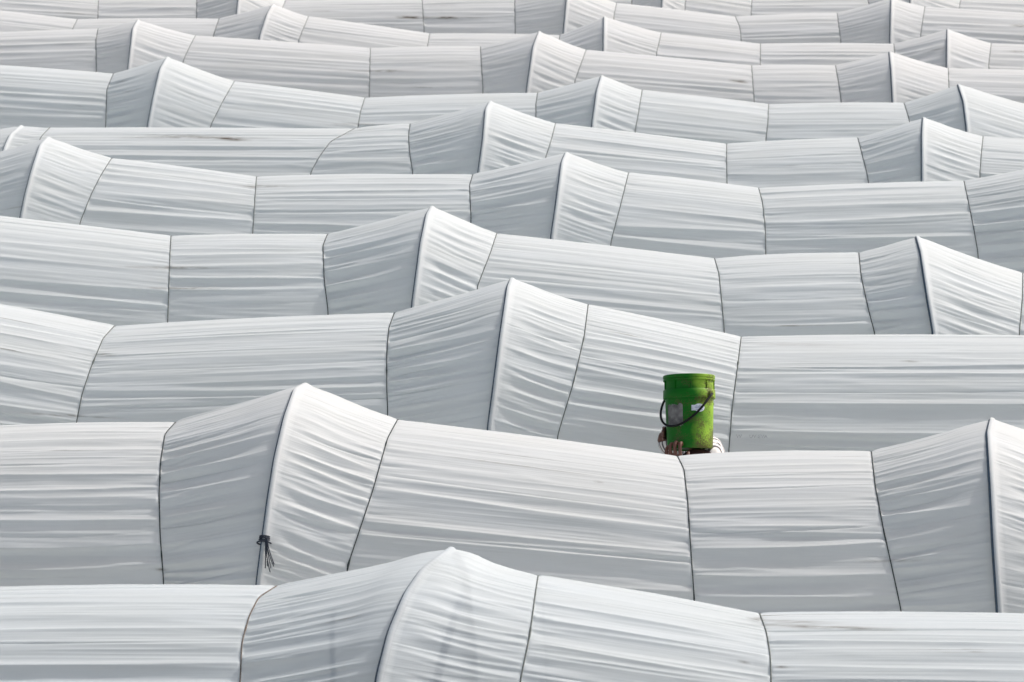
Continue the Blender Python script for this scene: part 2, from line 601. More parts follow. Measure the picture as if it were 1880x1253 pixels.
    # dense fine pleats: stretched ridged noise
    for lam, amp in ((.085, .0022), (.040, .0013), (.021, .0008)):
        ku = max(3, int(width / .55) + 2)
        ks = int(5.0 / lam) + 4
        K = rng.normal(size=(ku, ks))
        a_ = U * (ku - 1) * .999; b_ = (S + 2.2) / lam
        b_ = np.clip(b_ + .25 * np.sin(3 * S + 2 * U) , 0, ks - 1.001)
        i_ = a_.astype(int); j_ = b_.astype(int); fa = a_ - i_; fb = b_ - j_
        fa = fa * fa * (3 - 2 * fa); fb = fb * fb * (3 - 2 * fb)
        n_ = (K[i_, j_] * (1 - fa) * (1 - fb) + K[i_ + 1, j_] * fa * (1 - fb) + K[i_, j_ + 1] * (1 - fa) * fb + K[i_ + 1, j_ + 1] * fa * fb)
        D += amp * (1.0 - 1.6 * np.minimum(np.abs(n_), 1.2)) * (.5 + .5 * np.clip(np.abs(S) / .5, 0, 1))
    # keep the mean surface where it is
    w_ = max(3, int(len(S[0]) * .05))
    ker = np.hanning(2 * w_ + 1); ker /= ker.sum()
    for i in range(len(D)):
        pad = np.concatenate([np.full(w_, D[i, 0]), D[i], np.full(w_, D[i, -1])])
        D[i] -= .85 * np.convolve(pad, ker, 'valid')
    return D, dirt


def u_samples(width, near):
    step = 0.03 if near == 0 else (0.045 if near == 1 else 0.07)
    e = [0, .004, .009, .016, .026, .042]
    e = [x for x in e if x < width * .2]
    n = max(6, int((width - 2 * e[-1]) / step))
    mid = np.linspace(e[-1], width - e[-1], n)
    u = np.concatenate([np.array(e[:-1]), mid, width - np.array(e[:-1])[::-1]])
    return u / width


def build_panel(kind, PL, PR, th, near, hoopL, hoopR, blunt=False):
    width = abs(np.mean(PR[:, 0] - PL[:, 0]))
    u = u_samples(width, near)
    base = PL[None] * (1 - u)[:, None, None] + PR[None] * u[:, None, None]
    # arc length along the cross-section
    seg = np.linalg.norm(np.diff((PL + PR) / 2, axis=0), axis=1)
    s = np.concatenate([[0], np.cumsum(seg)])
    kc = np.argmin(np.abs(th)) + 1
    s = s - s[kc]
    U = np.repeat(u[:, None], len(s), 1)
    Sg = np.repeat(s[None], len(u), 0)
    Tu = np.gradient(base, axis=0)
    Ts = np.gradient(base, axis=1)
    N = np.cross(Tu, Ts)
    N /= np.linalg.norm(N, axis=2)[:, :, None] + 1e-9
    if N[len(u) // 2, kc, 2] < 0: N = -N
    D, dirt = fold_field(kind, U, Sg, width, near)
    crown = np.concatenate([[0], 1 - smooth(R(15), R(45), np.abs(th)), [0]])
    dl, dr = U * width, (1 - U) * width
    ramp = (0.55 + 0.45 * smooth(0, .05, dl)) * (0.55 + 0.45 * smooth(0, .05, dr))
    ramp = np.where((dl < 1e-6) | (dr < 1e-6), 0, ramp * smooth(0, .010, dl) * smooth(0, .010, dr))
    D = D * ramp
    D *= smooth(-1.9, -1.2, Sg)
    sag = {'HA': -.008, 'CH': -.004, 'AB': .004, 'BC': .010}[kind]
    D = D + sag * 4 * U * (1 - U)
    # the ropes bite in; over a hoop the right-hand sheet is lapped round the pipe
    for d_, h_ in ((dl, hoopL), (dr, hoopR)):
        if not h_:
            D = D - 0.0018 * np.exp(-(d_ / .009) ** 2)
    if hoopR:
        D = D + U * (PIPE_R * .8 * np.repeat(crown[None], len(u), 0) - PIPE_R * .75 * np.repeat(1 - crown[None], len(u), 0)) - 0.004 * np.exp(-(dr / .02) ** 2)
    if hoopL:
        D = D + (PIPE_R * 0.95) * (1 - U)
    if hoopL or hoopR:          # the ridge bends over the hoop instead of breaking at it
        dh = dl if hoopL else dr
        D = D + (.009 if blunt else .004) * np.exp(-((dh - .11) / .075) ** 2) * np.repeat(crown[None], len(u), 0)
    V = base + N * D[:, :, None]
    UV = np.stack([U * width + rng.random() * 50, Sg + rng.random() * 50], -1)
    if hoopL:                   # lap: a few more columns round the pipe's crown and over to its left
        nr = rib_normal(PL)
        lap = []
        rp = PIPE_R + .0025
        for a in (112, 100, 90, 75, 60, 42, 25):
            q = PL + nr * (rp * math.sin(R(a)) + .004) 
            q = q.copy(); q[:, 0] += rp * math.cos(R(a))
            lap.append(q)
        lap = np.array(lap)
        keep = u * width > rp * 1.35
        V = np.concatenate([lap, V[keep]], 0)
        UVl = np.repeat(UV[:1], len(lap), 0); UVl[:, :, 0] -= np.linspace(.06, .0, len(lap))[:, None]
        UV = np.concatenate([UVl, UV[keep]], 0)
        dirt = np.concatenate([np.zeros((len(lap), len(s))), dirt[keep]], 0)
    return V, UV, dirt, (base, N, s, u, width)


# brown stains that sit on particular sheets: tunnel, photo x, y, half-length, half-thickness, tilt, strength
STAINS = {'A': [(1520, 1152, 120, 3.0, .035, .9), (1460, 1142, 60, 3, .03, .7), (1390, 1137, 10, 3, 0, .8), (1363, 1216, 5, 2.2, 0, 1.5), (1435, 1225, 12, 2, 0, 1.2)],
          'B': [(1642, 1030, 60, 2.5, -.02, .5), (296, 1046, 9, 2.5, 0, .9), (1100, 885, 5, 2, 0, .7)],
          'C': [(190, 652, 14, 2.5, 0, .9), (1670, 664, 12, 1.8, 0, .7), (120, 763, 70, 2.0, .05, .8), (1440, 632, 90, 4, .02, .25)],
          'D': [(318, 492, 70, 2.2, .01, .9), (330, 530, 60, 2.2, .01, .8)],
          'E': [(490, 342, 45, 2.5, .02, .55), (93, 321, 3, 2, 0, 1.4), (460, 344, 12, 2, .1, .6)],
          'F': [(370, 252, 80, 3.2, .03, .75), (425, 256, 22, 2.5, .05, 1.1), (280, 253, 60, 2.5, 0, .4)],
          'G': [(660, 229, 50, 2.0, 0, .5)],
          'H': [(1357, 150, 13, 2.2, .06, 1.5), (712, 131, 16, 1.8, 0, .9), (690, 131, 60, 1.5, 0, .6)],
          'I': [(1870, 95, 20, 2.0, 0, .6)],
          'J': [(750, 32, 16, 2.2, 0, 1.3), (822, 33, 10, 2.2, 0, 1.3), (790, 33, 60, 1.6, 0, .9), (1872, 48, 14, 2, 0, .9)]}


PANELS = {}
RIBS = {}
TUNNELS = {}
row_keys = list(ROWS)
for ri, key in enumerate(row_keys):
    Y0 = D0 + STEP * ri
    near = 0 if ri < 3 else (1 if ri < 6 else 2)
    th = theta_grid((520, 300, 190)[near])
    ribs = []
    for role, pts in ROWS[key]:
        if role == 'H':         # the cloth lies on top of the pipe
            pts = [(pts[0][0], pts[0][1] + PIPE_R * 1.15 * FPX / Y0)] + [p for p in pts[1:] if p[1] > pts[0][1] + 12]
        P, zc = solve_rib(pts, Y0, th, RW[role])
        ribs.append([role, P, zc, True])
    flat = np.mean([r[2] for r in ribs if r[0] in 'BC'])
    # carry the rows on past both sides of the view
    xl = -(1.2 + Y0 * (0.075 + PW / 2 / FPX)) - 1.0
    xr = (1.2 + Y0 * (-0.075 + PW / 2 / FPX)) + 1.6
    while np.mean(ribs[0][1][:, 0]) > xl:
        role = CYC[(CYC.index(ribs[0][0]) - 1) % 4]
        X = ribs[0][1][len(th) // 3, 0] - GAP[role] * (0.9 + .2 * rng.random())
        zc = flat + RISE[role] + .02 * rng.normal()
        ribs.insert(0, [role, made_rib(X, zc, Y0, th, RW[role]), zc, False])
    while np.mean(ribs[-1][1][:, 0]) < xr:
        r0 = ribs[-1][0]
        role = CYC[(CYC.index(r0) + 1) % 4]
        X = ribs[-1][1][len(th) // 3, 0] + GAP[r0] * (0.9 + .2 * rng.random())
        zc = flat + RISE[role] + .02 * rng.normal()
        ribs.append([role, made_rib(X, zc, Y0, th, RW[role]), zc, False])
    base_loc = (float(np.mean([r[1][:, 0].mean() for r in ribs])), Y0, 0.0)
    root = empty("cloth_tunnel", base_loc)
    TUNNELS[key] = root
    tag(root, LABELS[key], "tunnel", "white cloth tunnels in parallel rows")
    clothm = M_THIN if key == 'A' else M_CLOTH_GREY if key == 'B' else M_CLOTH_WARM if key in 'HIJK' else M_CLOTH
    for i in range(len(ribs) - 1):
        (ra, PA, _, _), (rb, PB, _, _) = ribs[i], ribs[i + 1]
        V, UV, dirt, info = build_panel(ra + rb, PA, PB, th, near, ra == 'H', rb == 'H', key == 'A')
        PANELS[(key, i)] = info
        sx_, sy_ = proj(V)
        for (qx, qy, hl, ht, tl, k_) in STAINS.get(key, ()):
            dirt = dirt + k_ * np.exp(-((sx_ - qx) / hl) ** 2 - ((sy_ - qy - tl * (sx_ - qx)) / ht) ** 2)
        obj("cloth_panel", grid_mesh("cloth_panel", V, UV, dirt, base_loc), clothm, root)
    RIBS[key] = ribs
    if key == 'A':              # bare pipes inside, against the thin front cloth
        for i in range(len(ribs) - 1):
            if not (ribs[i][3] and ribs[i + 1][3]) or 'H' not in ribs[i][0] + ribs[i + 1][0]: continue
            PA, PB = ribs[i][1], ribs[i + 1][1]
            f_ = np.full(len(PA), .40) if ribs[i][0] == 'H' else np.linspace(.2, .95, len(PA))
            Q = PA * (1 - f_)[:, None] + PB * f_[:, None]
            Q = Q - rib_normal(Q) * (.022 if ribs[i][0] == 'H' else .05)
            obj("inner_pipe", grid_mesh("inner_pipe", tube_arrays(Q[len(Q) // 3 + 40:-1:6], .017 if ribs[i][0] == 'H' else .011, 10), None, None, base_loc), M_PIPE, root)
    for role, P, zc, seen in ribs:
        n = rib_normal(P)
        st = np.unique(np.concatenate([[0], np.linspace(1, len(P) - 2, 70).astype(int), [len(P) - 1]]))
        if role == 'H':
            Q = P[st] + n[st] * 0.004
            obj("hoop", grid_mesh("hoop", tube_arrays(Q, PIPE_R, 14), None, None, base_loc), M_PIPE, root)
        else:
            rr = 0.0028 if near == 0 else 0.0030
            Q = P[st] + n[st] * (0.0005)
            brown = (key == 'A' and role == 'C') 
            if near == 0:       # small knots and twists along the near ropes
                rr = np.full(len(Q), rr)
                for k in rng.integers(30, 60, 3): rr[k] *= 1.5
            obj("tie_rope", grid_mesh("tie_rope", tube_arrays(Q, rr, 8), None, None, base_loc),
                M_ROPE2 if brown else M_ROPE if role == 'C' or key == 'B' else M_ROPE3, root)

# ------------------------------------------------------------------ points on a sheet
def on_sheet(key, i, uu, ss, lift):
    base, N, s, u, width = PANELS[(key, i)]
    a = np.interp(uu, u, np.arange(len(u))); b = np.interp(ss, s, np.arange(len(s)))
    a0 = int(min(a, len(u) - 2)); b0 = int(min(b, len(s) - 2)); fa, fb = a - a0, b - b0
    def lerp(M):
        return (M[a0, b0] * (1 - fa) * (1 - fb) + M[a0 + 1, b0] * fa * (1 - fb) + M[a0, b0 + 1] * (1 - fa) * fb + M[a0 + 1, b0 + 1] * fa * fb)
    return lerp(base) + lerp(N) * lift


# ------------------------------------------------------------------ cord knotted round the hoop of the second tunnel
hb = [r for r in RIBS['B'] if r[0] == 'H' and r[3]][0]
HP = hb[1]
_, hpy = proj(HP)
kf = np.argmax(np.where(np.arange(len(HP)) > len(HP) // 4, hpy, -1e9) > 992)
kc_ = HP[kf] + rib_normal(HP)[kf] * .006
axis = HP[kf + 3] - HP[kf - 3]; axis /= np.linalg.norm(axis)
nrm = rib_normal(HP)[kf]
side = np.cross(axis, nrm)
bm = bmesh.new()
random.seed(3)
for j in range(5):
    rad = PIPE_R + .005 + .004 * random.random()
    tilt = .35 * (random.random() - .5)
    off = (j - 2) * .008
    pts_ = []
    for a in np.linspace(0, 2 * math.pi, 26):
        p = kc_ + axis * (off + rad * tilt * math.cos(a + j)) + (side * math.cos(a) + nrm * math.sin(a)) * (rad + (.010 if j == 4 else 0))
        pts_.append(p)
    tube_bm(bm, pts_, .0038, 7)
for (dx, dz, sw) in ((.006, .0, .0), (.014, .01, .004), (.022, .0, .012), (.010, -.02, .020), (.026, .02, .024), (.018, .01, .030)):
    p0 = kc_ + nrm * (PIPE_R + .010) + side * 0 + np.array([.010, 0, dz - .01])
    pts_ = []
    for t_ in np.linspace(0, 1, 20):
        q = p0 + np.array([dx * t_ ** .6 + sw * t_ * t_, -.012 - .05 * t_, -.12 * t_ ** 1.1 + .025 * math.sin(min(1, t_ * 3) * math.pi)])
        pts_.append(q)
    tube_bm(bm, pts_, .0025, 6)
tag(obj("cord_knot", bm_mesh("cord_knot", bm), M_CORD), "dark navy cord knotted round a steel hoop with loose ends hanging down", "cord")

# ------------------------------------------------------------------ faint print on the sheet behind the bucket
pi_ = [i for i in range(len(RIBS['C']) - 1) if RIBS['C'][i][0] == 'B' and RIBS['C'][i][3] and RIBS['C'][i][1][:, 0].mean() > 0][0]
cu = bpy.data.curves.new("print", 'FONT')
cu.body = "W     UV-EVA"
cu.size = 0.030
cu.resolution_u = 2
to = bpy.data.objects.new("print", cu)
COL.objects.link(to)
dg = bpy.context.evaluated_depsgraph_get()
pm = bpy.data.meshes.new_from_object(to.evaluated_get(dg))
bpy.data.objects.remove(to)
base, N, s_, u_, wd = PANELS[('C', pi_)]
# where the print starts: find the arc position whose picture height is right
ss_try = np.linspace(0, 1.4, 200)
py_try = np.array([proj(on_sheet('C', pi_, .02, q, 0))[1] for q in ss_try])
s_print = float(np.interp(806, py_try, ss_try))
for v in pm.vertices:
    p = on_sheet('C', pi_, (v.co.x + .035) / wd, s_print - v.co.y, .016)
    v.co = Vector(p) - TUNNELS['C'].location
obj("printed_lettering", pm, M_INK, TUNNELS['C'])

# ------------------------------------------------------------------ bucket on the carrier's shoulder
def green_plastic():
    m, t, p = new_mat("dirty_green_plastic")
    L = t.links.new
    tc = node(t, "ShaderNodeTexCoord")
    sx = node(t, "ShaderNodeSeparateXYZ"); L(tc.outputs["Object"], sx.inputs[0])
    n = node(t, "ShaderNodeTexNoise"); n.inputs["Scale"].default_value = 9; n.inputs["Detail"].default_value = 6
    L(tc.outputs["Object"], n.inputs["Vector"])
    # right side: dust film with sunlight painted into its colour, brown splashes lower down
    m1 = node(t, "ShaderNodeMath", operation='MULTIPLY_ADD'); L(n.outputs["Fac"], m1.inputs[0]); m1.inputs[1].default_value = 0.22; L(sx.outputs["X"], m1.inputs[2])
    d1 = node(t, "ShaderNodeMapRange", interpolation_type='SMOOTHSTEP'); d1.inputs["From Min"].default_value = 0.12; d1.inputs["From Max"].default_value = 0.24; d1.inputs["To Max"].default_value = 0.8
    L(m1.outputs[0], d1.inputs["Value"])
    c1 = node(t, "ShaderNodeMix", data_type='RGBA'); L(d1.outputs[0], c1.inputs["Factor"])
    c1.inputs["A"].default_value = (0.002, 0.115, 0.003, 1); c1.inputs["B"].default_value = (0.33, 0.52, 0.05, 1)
    n2 = node(t, "ShaderNodeTexNoise"); n2.inputs["Scale"].default_value = 150; n2.inputs["Detail"].default_value = 3
    L(tc.outputs["Object"], n2.inputs["Vector"])
    n3 = node(t, "ShaderNodeTexNoise"); n3.inputs["Scale"].default_value = 11; n3.inputs["Detail"].default_value = 3
    mp = node(t, "ShaderNodeMapping"); mp.inputs["Location"].default_value = (3.2, 1.1, 0.4); L(tc.outputs["Object"], mp.inputs[0]); L(mp.outputs[0], n3.inputs["Vector"])
    m2 = node(t, "ShaderNodeMath", operation='MULTIPLY_ADD'); L(sx.outputs["X"], m2.inputs[0]); m2.inputs[1].default_value = 1.1; L(n3.outputs["Fac"], m2.inputs[2])
    m3 = node(t, "ShaderNodeMath", operation='MULTIPLY_ADD'); L(sx.outputs["Z"], m3.inputs[0]); m3.inputs[1].default_value = -0.35; L(m2.outputs[0], m3.inputs[2])
    m4 = node(t, "ShaderNodeMath", operation='MULTIPLY_ADD'); L(n2.outputs["Fac"], m4.inputs[0]); m4.inputs[1].default_value = 0.9; L(m3.outputs[0], m4.inputs[2])
    d2 = node(t, "ShaderNodeMapRange"); d2.inputs["From Min"].default_value = 0.90; d2.inputs["From Max"].default_value = 1.10; d2.inputs["To Max"].default_value = 0.85
    L(m4.outputs[0], d2.inputs["Value"])
    c2 = node(t, "ShaderNodeMix", data_type='RGBA'); L(d2.outputs[0], c2.inputs["Factor"]); L(c1.outputs["Result"], c2.inputs["A"])
    c2.inputs["B"].default_value = (0.075, 0.055, 0.022, 1)
    L(c2.outputs["Result"], p.inputs["Base Color"])
    p.inputs["Roughness"].default_value = 0.45
    p.inputs["Specular IOR Level"].default_value = 0.22
    return m


def lathe(bm, prof, seg=72, a0=0.0, a1=2 * math.pi):
    closed = abs(a1 - a0 - 2 * math.pi) < 1e-6
    ang = [a0 + (a1 - a0) * i / seg for i in range(seg if closed else seg + 1)]
    rings = [[bm.verts.new((r_ * math.sin(a), -r_ * math.cos(a), z_)) for a in ang] for r_, z_ in prof]
    for i in range(len(rings) - 1):
        for j in range(len(ang) if closed else len(ang) - 1):
            k = (j + 1) % len(ang)
            f = bm.faces.new((rings[i][j], rings[i][k], rings[i + 1][k], rings[i + 1][j])); f.smooth = True
    return rings


def weighted(o):
    mo = o.modifiers.new("edges", 'EDGE_SPLIT'); mo.split_angle = R(35)


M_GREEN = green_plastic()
M_BLACK = plain("black_plastic_bail", (0.008, 0.008, 0.009), 0.6, 0, 0.3, 90, 0.15)
M_GREY_STICKER = plain("worn_grey_sticker", (0.15, 0.145, 0.14), 0.85, 0, 0.55, 28)
M_WHITE_STICKER = plain("white_sticker", (0.62, 0.65, 0.72), 0.6, 0, 0.25, 60)
M_BLUE_INK = plain("blue_ink", (0.10, 0.16, 0.36), 0.6, 0, 0.4, 160)

BY = 15.1
TILT, ROLL = R(19), R(2)
Mrot = Matrix.Rotation(-ROLL, 3, 'Y') @ Matrix.Rotation(-TILT, 3, 'X')
edge = Vector(at(1266, 822, BY - .118))
bc = edge - Mrot @ Vector((0, -.123, 0))         # centre of the bucket's base
bucket = empty("bucket", bc)
bucket.rotation_euler = Mrot.to_euler()
bucket.scale = (1.03, 1.03, 1.0)
tag(bucket, "dirty green plastic bucket with black handle carried on a hidden person's shoulder", "bucket")
bm = bmesh.new()
r0, r1, HB = .122, .130, .405
lathe(bm, [(0, .006), (.105, .006), (.112, .0), (.118, .0), (r0, .006), (r0 + .0005, .03), (r1, .285), (r1, .395), (r1 - .004, .395), (r0 - .004, .02), (0, .016)])
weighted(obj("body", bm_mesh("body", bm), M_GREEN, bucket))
bm = bmesh.new()
lathe(bm, [(r1 - .001, .276), (.1385, .276), (.1395, .279), (.1392, .322), (.1372, .325), (r1 - .001, .325)])
for k in range(9):                                # upright stiffening fins between the collar rings
    a = k * 2 * math.pi / 9 + .12
    bmm = bmesh.ops.create_cube(bm, size=1)["verts"]
    bmesh.ops.scale(bm, vec=(.003, .007, .050), verts=bmm)
    bmesh.ops.translate(bm, vec=(0, -(r1 + .0028), .350), verts=bmm)
    bmesh.ops.rotate(bm, cent=(0, 0, 0), matrix=Matrix.Rotation(a, 3, 'Z'), verts=bmm)
lathe(bm, [(r1 - .001, .374), (.1375, .374), (.1385, .376), (.1385, .381), (.136, .383), (.1358, .386), (.1385, .388), (.1392, .391), (.1392, .402), (.137, HB), (.131, HB), (.1275, .400), (.1275, .396)])
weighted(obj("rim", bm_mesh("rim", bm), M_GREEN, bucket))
ea = R(55)                                        # azimuth of the near ear, from the front towards the right
for s_ in (0, 1):
    a = ea + s_ * math.pi
    bm = bmesh.new()
    ring = bmesh.ops.create_cone(bm, cap_ends=True, segments=20, radius1=.017, radius2=.014, depth=.010)["verts"]
    bmesh.ops.rotate(bm, cent=(0, 0, 0), matrix=Matrix.Rotation(R(90), 3, 'X'), verts=ring)
    bmesh.ops.translate(bm, vec=(0, -.143, .298), verts=ring)
    bmesh.ops.rotate(bm, cent=(0, 0, 0), matrix=Matrix.Rotation(a, 3, 'Z'), verts=ring)
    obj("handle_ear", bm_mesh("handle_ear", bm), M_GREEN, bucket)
e1 = Vector((math.sin(ea), -math.cos(ea), 0)); pd = Vector((-math.cos(ea), -math.sin(ea), 0))
bm = bmesh.new()
pts_ = []
for t_ in np.linspace(0, math.pi, 40):
    q = e1 * (.150 * math.cos(t_)) + pd * (.152 * math.sin(t_) ** .9) + Vector((0, 0, .298 - .180 * math.sin(t_)))
    pts_.append(q)
tube_bm(bm, pts_, .0064, 10)
obj("handle", bm_mesh("handle", bm), M_BLACK, bucket)


def patch(poly, nz, zc_, lift, name, mat, jag=0.0):
    """a sticker: a thin curved sheet following the bucket's wall; poly gives (azimuth, z) outline as a fan grid"""
    bm = bmesh.new()
    rr_ = lambda z_: r0 + (r1 - r0) * (z_ - .03) / .255
    top = [bm.verts.new(((rr_(z_) + lift) * math.sin(a_), -(rr_(z_) + lift) * math.cos(a_), z_)) for a_, z_ in poly]
    return bm, top, rr_


def sticker(name, a0, a1, z0, z1, mat, lift=.0006, n=16, jag=0.0, ell=False, parent=None):
    bm = bmesh.new()
    random.seed(hash(name) % 1000 if False else len(name))
    cols = []
    for i in range(n + 1):
        u_ = i / n
        a_ = a0 + (a1 - a0) * u_
        if ell:
            h_ = math.sqrt(max(0.0, 1 - (2 * u_ - 1) ** 2)); zl, zh = (z0 + z1) / 2 - (z1 - z0) / 2 * h_, (z0 + z1) / 2 + (z1 - z0) / 2 * h_
        else:
            zl, zh = z0 + jag * random.random(), z1 - jag * random.random()
        c_ = []
        for j in range(9):
            z_ = zl + (zh - zl) * j / 8
            r_ = r0 + (r1 - r0) * (z_ - .03) / .255 + lift
            c_.append(bm.verts.new((r_ * math.sin(a_), -r_ * math.cos(a_), z_)))
        cols.append(c_)
    for i in range(n):
        for j in range(8):
            f = bm.faces.new((cols[i][j], cols[i + 1][j], cols[i + 1][j + 1], cols[i][j + 1])); f.smooth = True
    return obj(name, bm_mesh(name, bm), mat, parent or bucket)


st = sticker("grey_label", R(-62), R(-15), .115, .245, M_GREY_STICKER, jag=.012)
st["label"] = "worn grey sticker with torn edges"
st = sticker("white_label", R(11), R(40), .196, .240, M_WHITE_STICKER, ell=True)
st["label"] = "small white and blue oval sticker"
st2 = sticker("white_label", R(6), R(16), .202, .232, M_WHITE_STICKER, lift=.0005)
st2.parent = st
st2.name = "label_tab"
for k, (a0_, a1_, z_) in enumerate(((16, 34, .226), (14, 36, .217), (17, 34, .208))):
    q = sticker("blue_lettering", R(a0_), R(a1_), z_ - .0028, z_ + .0028, M_BLUE_INK, lift=.0011, n=12, jag=.003, parent=st)

# ------------------------------------------------------------------ the carrier, almost wholly hidden behind the second tunnel
M_SKIN = plain("brown_skin", (0.12, 0.05, 0.034), 0.5, 0, 0.15, 30)
M_RED = plain("red_kerchief_cotton", (0.50, 0.03, 0.04), 0.8, 0, 0.2, 120)
M_DENIM = plain("blue_denim", (0.05, 0.07, 0.12), 0.85, 0, 0.25, 200)
M_BOOT = plain("brown_boot_leather", (0.06, 0.04, 0.03), 0.6, 0, 0.3, 60)
M_CAP = plain("dark_knit_cap", (0.03, 0.03, 0.035), 0.9, 0, 0.3, 200)
M_EYE = plain("eye_white", (0.6, 0.58, 0.55), 0.3, 0, 0.05, 50)


def striped():
    m, t, p = new_mat("striped_cotton_shirt")
    L = t.links.new
    tc = node(t, "ShaderNodeTexCoord")
    mp = node(t, "ShaderNodeMapping"); mp.inputs["Rotation"].default_value = (0, 0.5, 0.9)
    L(tc.outputs["Object"], mp.inputs[0])
    wv = node(t, "ShaderNodeTexWave"); wv.inputs["Scale"].default_value = 16; wv.inputs["Distortion"].default_value = 1.2; wv.inputs["Detail"].default_value = 1
    L(mp.outputs[0], wv.inputs["Vector"])
    r = node(t, "ShaderNodeValToRGB")
    r.color_ramp.elements[0].position = 0.30; r.color_ramp.elements[0].color = (0.10, 0.09, 0.10, 1)
    r.color_ramp.elements[1].position = 0.45; r.color_ramp.elements[1].color = (0.78, 0.75, 0.72, 1)
    L(wv.outputs["Fac"], r.inputs[0]); L(r.outputs[0], p.inputs["Base Color"])
    p.inputs["Roughness"].default_value = 0.85
    return m


M_SHIRT = striped()
O = Vector((bc.x + .05, BY + .15, 0))
SH = bc.z - .02                                   # top of the near shoulder
ped = empty("person", (O.x, O.y, 0))
tag(ped, "person behind a tunnel in a striped shirt, steadying a green bucket with both hands", "person")


def chains_mesh(name, chains, voxel, smooth_it, off):
    bm = bmesh.new()
    for ch in chains:
        P = [Vector(c[:3]) for c in ch]; r_ = [c[3] for c in ch]
        # densify with a smooth curve, close with round ends
        n = 6
        Q, q = [], []
        for i in range(len(P) - 1):
            p0, p1, p2, p3 = P[max(i - 1, 0)], P[i], P[i + 1], P[min(i + 2, len(P) - 1)]
            for k in range(n):
                t_ = k / n
                Q.append(0.5 * ((2 * p1) + (p2 - p0) * t_ + (2 * p0 - 5 * p1 + 4 * p2 - p3) * t_ ** 2 + (3 * p1 - p0 - 3 * p2 + p3) * t_ ** 3))
                q.append(r_[i] + (r_[i + 1] - r_[i]) * (t_ * t_ * (3 - 2 * t_)))
        Q.append(P[-1]); q.append(r_[-1])
        d0 = (Q[0] - Q[1]).normalized(); d1 = (Q[-1] - Q[-2]).normalized()
        ca = [(0.98, .2), (.87, .5), (.6, .8)]
        Q0 = [Q[0] + d0 * q[0] * a for a, b in ca]; q0 = [q[0] * b for a, b in ca]
        Q1 = [Q[-1] + d1 * q[-1] * a for a, b in reversed(ca)]; q1 = [q[-1] * b for a, b in reversed(ca)]
        tube_bm(bm, [np.array(v) for v in Q0 + Q + Q1], q0 + q + q1, 14)
    me = bm_mesh(name, bm)
    o = bpy.data.objects.new(name, me); COL.objects.link(o)
    mo = o.modifiers.new("r", 'REMESH'); mo.mode = 'VOXEL'; mo.voxel_size = voxel; mo.use_smooth_shade = True
    if smooth_it:
        ms = o.modifiers.new("s", 'SMOOTH'); ms.iterations = smooth_it; ms.factor = 0.5
    dg = bpy.context.evaluated_depsgraph_get()
    out = bpy.data.meshes.new_from_object(o.evaluated_get(dg))
    bpy.data.objects.remove(o)
    out.name = name
    out.transform(Matrix.Translation(-Vector(off)))
    for pl in out.polygons: pl.use_smooth = True
    return out


def W(x, y, z, r_):                               # x, y from the body's axis, z in metres
    return (O.x + x, O.y + y, z, r_)


def onb(phi, r_, z_, rad):                        # a point by the bucket's wall: azimuth from the front to the left, height over its base edge
    p = bc + Mrot @ Vector((-r_ * math.sin(R(phi)), -r_ * math.cos(R(phi)), z_))
    return (p.x, p.y, p.z, rad)


body = [
    [W(.03, -.05, .86, .115), W(.045, -.05, 1.0, .105), W(.04, -.06, SH - .17, .11), W(.02, -.05, SH - .06, .075)],
    [W(.03, .05, .86, .115), W(.045, .05, 1.0, .105), W(.04, .06, SH - .17, .11), W(.02, .05, SH - .06, .075)],
    [W(.02, 0, SH - .10, .09), W(.0, .02, SH + .0, .058), W(-.02, .05, SH + .07, .055), W(-.035, .06, SH + .12, .06)],
    [W(-.02, .06, SH + .12, .07), W(-.03, .06, SH + .17, .082), W(-.025, .06, SH + .21, .078)],
    [W(-.06, .06, SH + .10, .045), W(-.085, .06, SH + .085, .034)],                       # jaw and chin
    [W(-.10, .06, SH + .19, .012), W(-.125, .06, SH + .155, .013)],                       # nose
    [W(-.02, -.03, SH + .15, .016), W(-.01, -.035, SH + .17, .018)], [W(-.02, .15, SH + .15, .016), W(-.01, .155, SH + .17, .018)],
    [W(.02, -.12, SH - .075, .062), W(-.08, -.20, SH - .16, .048), W(-.17, -.27, SH - .20, .042), W(-.19, -.29, SH - .13, .036), onb(36, .165, -.115, .027)],
    [W(.02, .14, SH - .075, .062), W(-.10, .22, SH - .10, .048), W(-.20, .22, SH - .02, .040), W(-.13, .16, SH + .02, .032), onb(160, .165, .04, .026)],
]
for sgn, fwd in ((-1, -.10), (1, .12)):
    body.append([W(.03, sgn * .075, .84, .10), W(.01 + fwd * .6, sgn * .085, .47, .062), W(.05 + fwd, sgn * .085, .10, .043), W(.0 + fwd, sgn * .085, .05, .04), W(-.11 + fwd, sgn * .09, .035, .034)])
# near hand: palm under the base edge, four fingers closing up over the edge, thumb on the side
body.append([onb(26, .158, -.085, .020), onb(36, .160, -.10, .022), onb(47, .158, -.085, .019)])
body.append([onb(24, .160, -.060, .016), onb(36, .161, -.062, .017), onb(48, .158, -.064, .015)])
for ph, h_ in ((18, .018), (28.5, .024), (39, .016), (49, .002)):
    body.append([onb(ph, .160, -.055, .0110), onb(ph, .168, h_ - .022, .0104), onb(ph - .5, .161, h_ + .003, .0096), onb(ph - 1, .146, h_ + .006, .0085), onb(ph - 1, .137, h_ - .004, .0075)])
body.append([onb(22, .158, -.085, .014), onb(10, .152, -.066, .012), onb(4, .142, -.045, .0105), onb(3, .133, -.028, .009)])
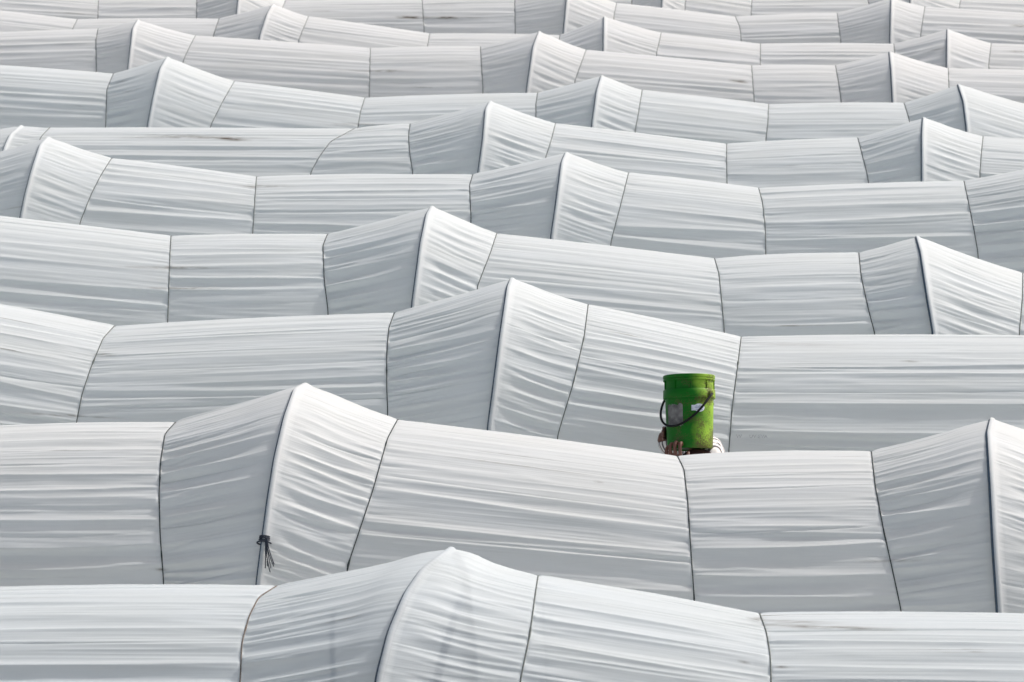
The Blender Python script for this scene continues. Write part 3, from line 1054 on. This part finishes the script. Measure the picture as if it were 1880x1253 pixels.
# far hand: flat against the bucket's left side, fingers reaching round it
body.append([onb(158, .160, .060, .020), onb(146, .158, .085, .021)])
for z_, e_ in ((.122, 97), (.102, 90), (.082, 91), (.062, 96)):
    body.append([onb(146, .156, z_, .0110), onb(126, .155, z_ + .004, .0100), onb(e_ + 9, .149, z_ + .002, .0092), onb(e_, .143, z_ - .004, .0078)])
body.append([onb(156, .158, .080, .014), onb(150, .155, .115, .012), onb(144, .148, .140, .0105), onb(140, .142, .155, .009)])
bo = obj("body", chains_mesh("body", body, .0045, 2, ped.location), M_SKIN, ped)
for y_ in (.025, .095):
    bm = bmesh.new(); bmesh.ops.create_uvsphere(bm, u_segments=12, v_segments=8, radius=.011)
    bmesh.ops.translate(bm, vec=(-.102, y_, SH + .185), verts=bm.verts)
    obj("eye", bm_mesh("eye", bm), M_EYE, ped)
bm = bmesh.new(); bmesh.ops.create_uvsphere(bm, u_segments=24, v_segments=14, radius=.098)
bmesh.ops.delete(bm, geom=[v for v in bm.verts if v.co.z < .005], context='VERTS')
bmesh.ops.scale(bm, vec=(1.05, .98, .95), verts=bm.verts)
bmesh.ops.translate(bm, vec=(-.022, .06, SH + .205), verts=bm.verts)
for f in bm.faces: f.smooth = True
co = obj("cap", bm_mesh("cap", bm), M_CAP, ped)
so = co.modifiers.new("t", 'SOLIDIFY'); so.thickness = .005
shirt = [
    [W(.035, -.055, .80, .135), W(.05, -.055, 1.0, .125), W(.055, -.06, SH - .16, .128), W(.05, -.055, SH - .045, .092)],
    [W(.035, .055, .80, .135), W(.05, .055, 1.0, .125), W(.055, .06, SH - .16, .128), W(.05, .055, SH - .045, .092)],
    [W(.035, .0, SH - .105, .10), W(.048, .03, SH - .035, .064), W(.07, .05, SH - .005, .040)],
    [W(.02, -.12, SH - .075, .078), W(-.08, -.20, SH - .16, .064), W(-.165, -.265, SH - .195, .056)],
    [W(.02, .14, SH - .075, .078), W(-.10, .22, SH - .10, .064), W(-.18, .22, SH - .045, .056)],
]
obj("shirt", chains_mesh("shirt", shirt, .009, 2, ped.location), M_SHIRT, ped)
trous = []
for sgn, fwd in ((-1, -.10), (1, .12)):
    trous.append([W(.03, sgn * .06, .90, .12), W(.03, sgn * .075, .80, .112), W(.01 + fwd * .6, sgn * .085, .47, .078), W(.05 + fwd, sgn * .085, .13, .062)])
obj("trousers", chains_mesh("trousers", trous, .010, 2, ped.location), M_DENIM, ped)
for sgn, fwd in ((-1, -.10), (1, .12)):
    bt = [[W(.05 + fwd, sgn * .085, .16, .053), W(.05 + fwd, sgn * .085, .07, .054), W(.0 + fwd, sgn * .085, .052, .05), W(-.12 + fwd, sgn * .09, .045, .043)]]
    obj("boot", chains_mesh("boot", bt, .008, 1, ped.location), M_BOOT, ped)
ker = [[W(.05 * math.cos(a) + .0, .07 * math.sin(a) + .0, SH + .008 + .02 * math.cos(a), .020) for a in np.linspace(0, 2 * math.pi, 13)]]
obj("kerchief", chains_mesh("kerchief", ker, .006, 2, ped.location), M_RED, ped)
pad = [[W(-.07, -.16, SH - .028, .030), W(-.03, -.165, SH - .008, .034), W(.03, -.165, SH - .010, .034), W(.065, -.15, SH - .04, .028)]]  # dark maroon form added in place of the shade under the bucket
obj("shoulder_shade", chains_mesh("shoulder_shade", pad, .007, 2, ped.location), plain("dark_maroon_shade", (0.035, 0.012, 0.013), 0.9, 0, 0.3, 150), ped)
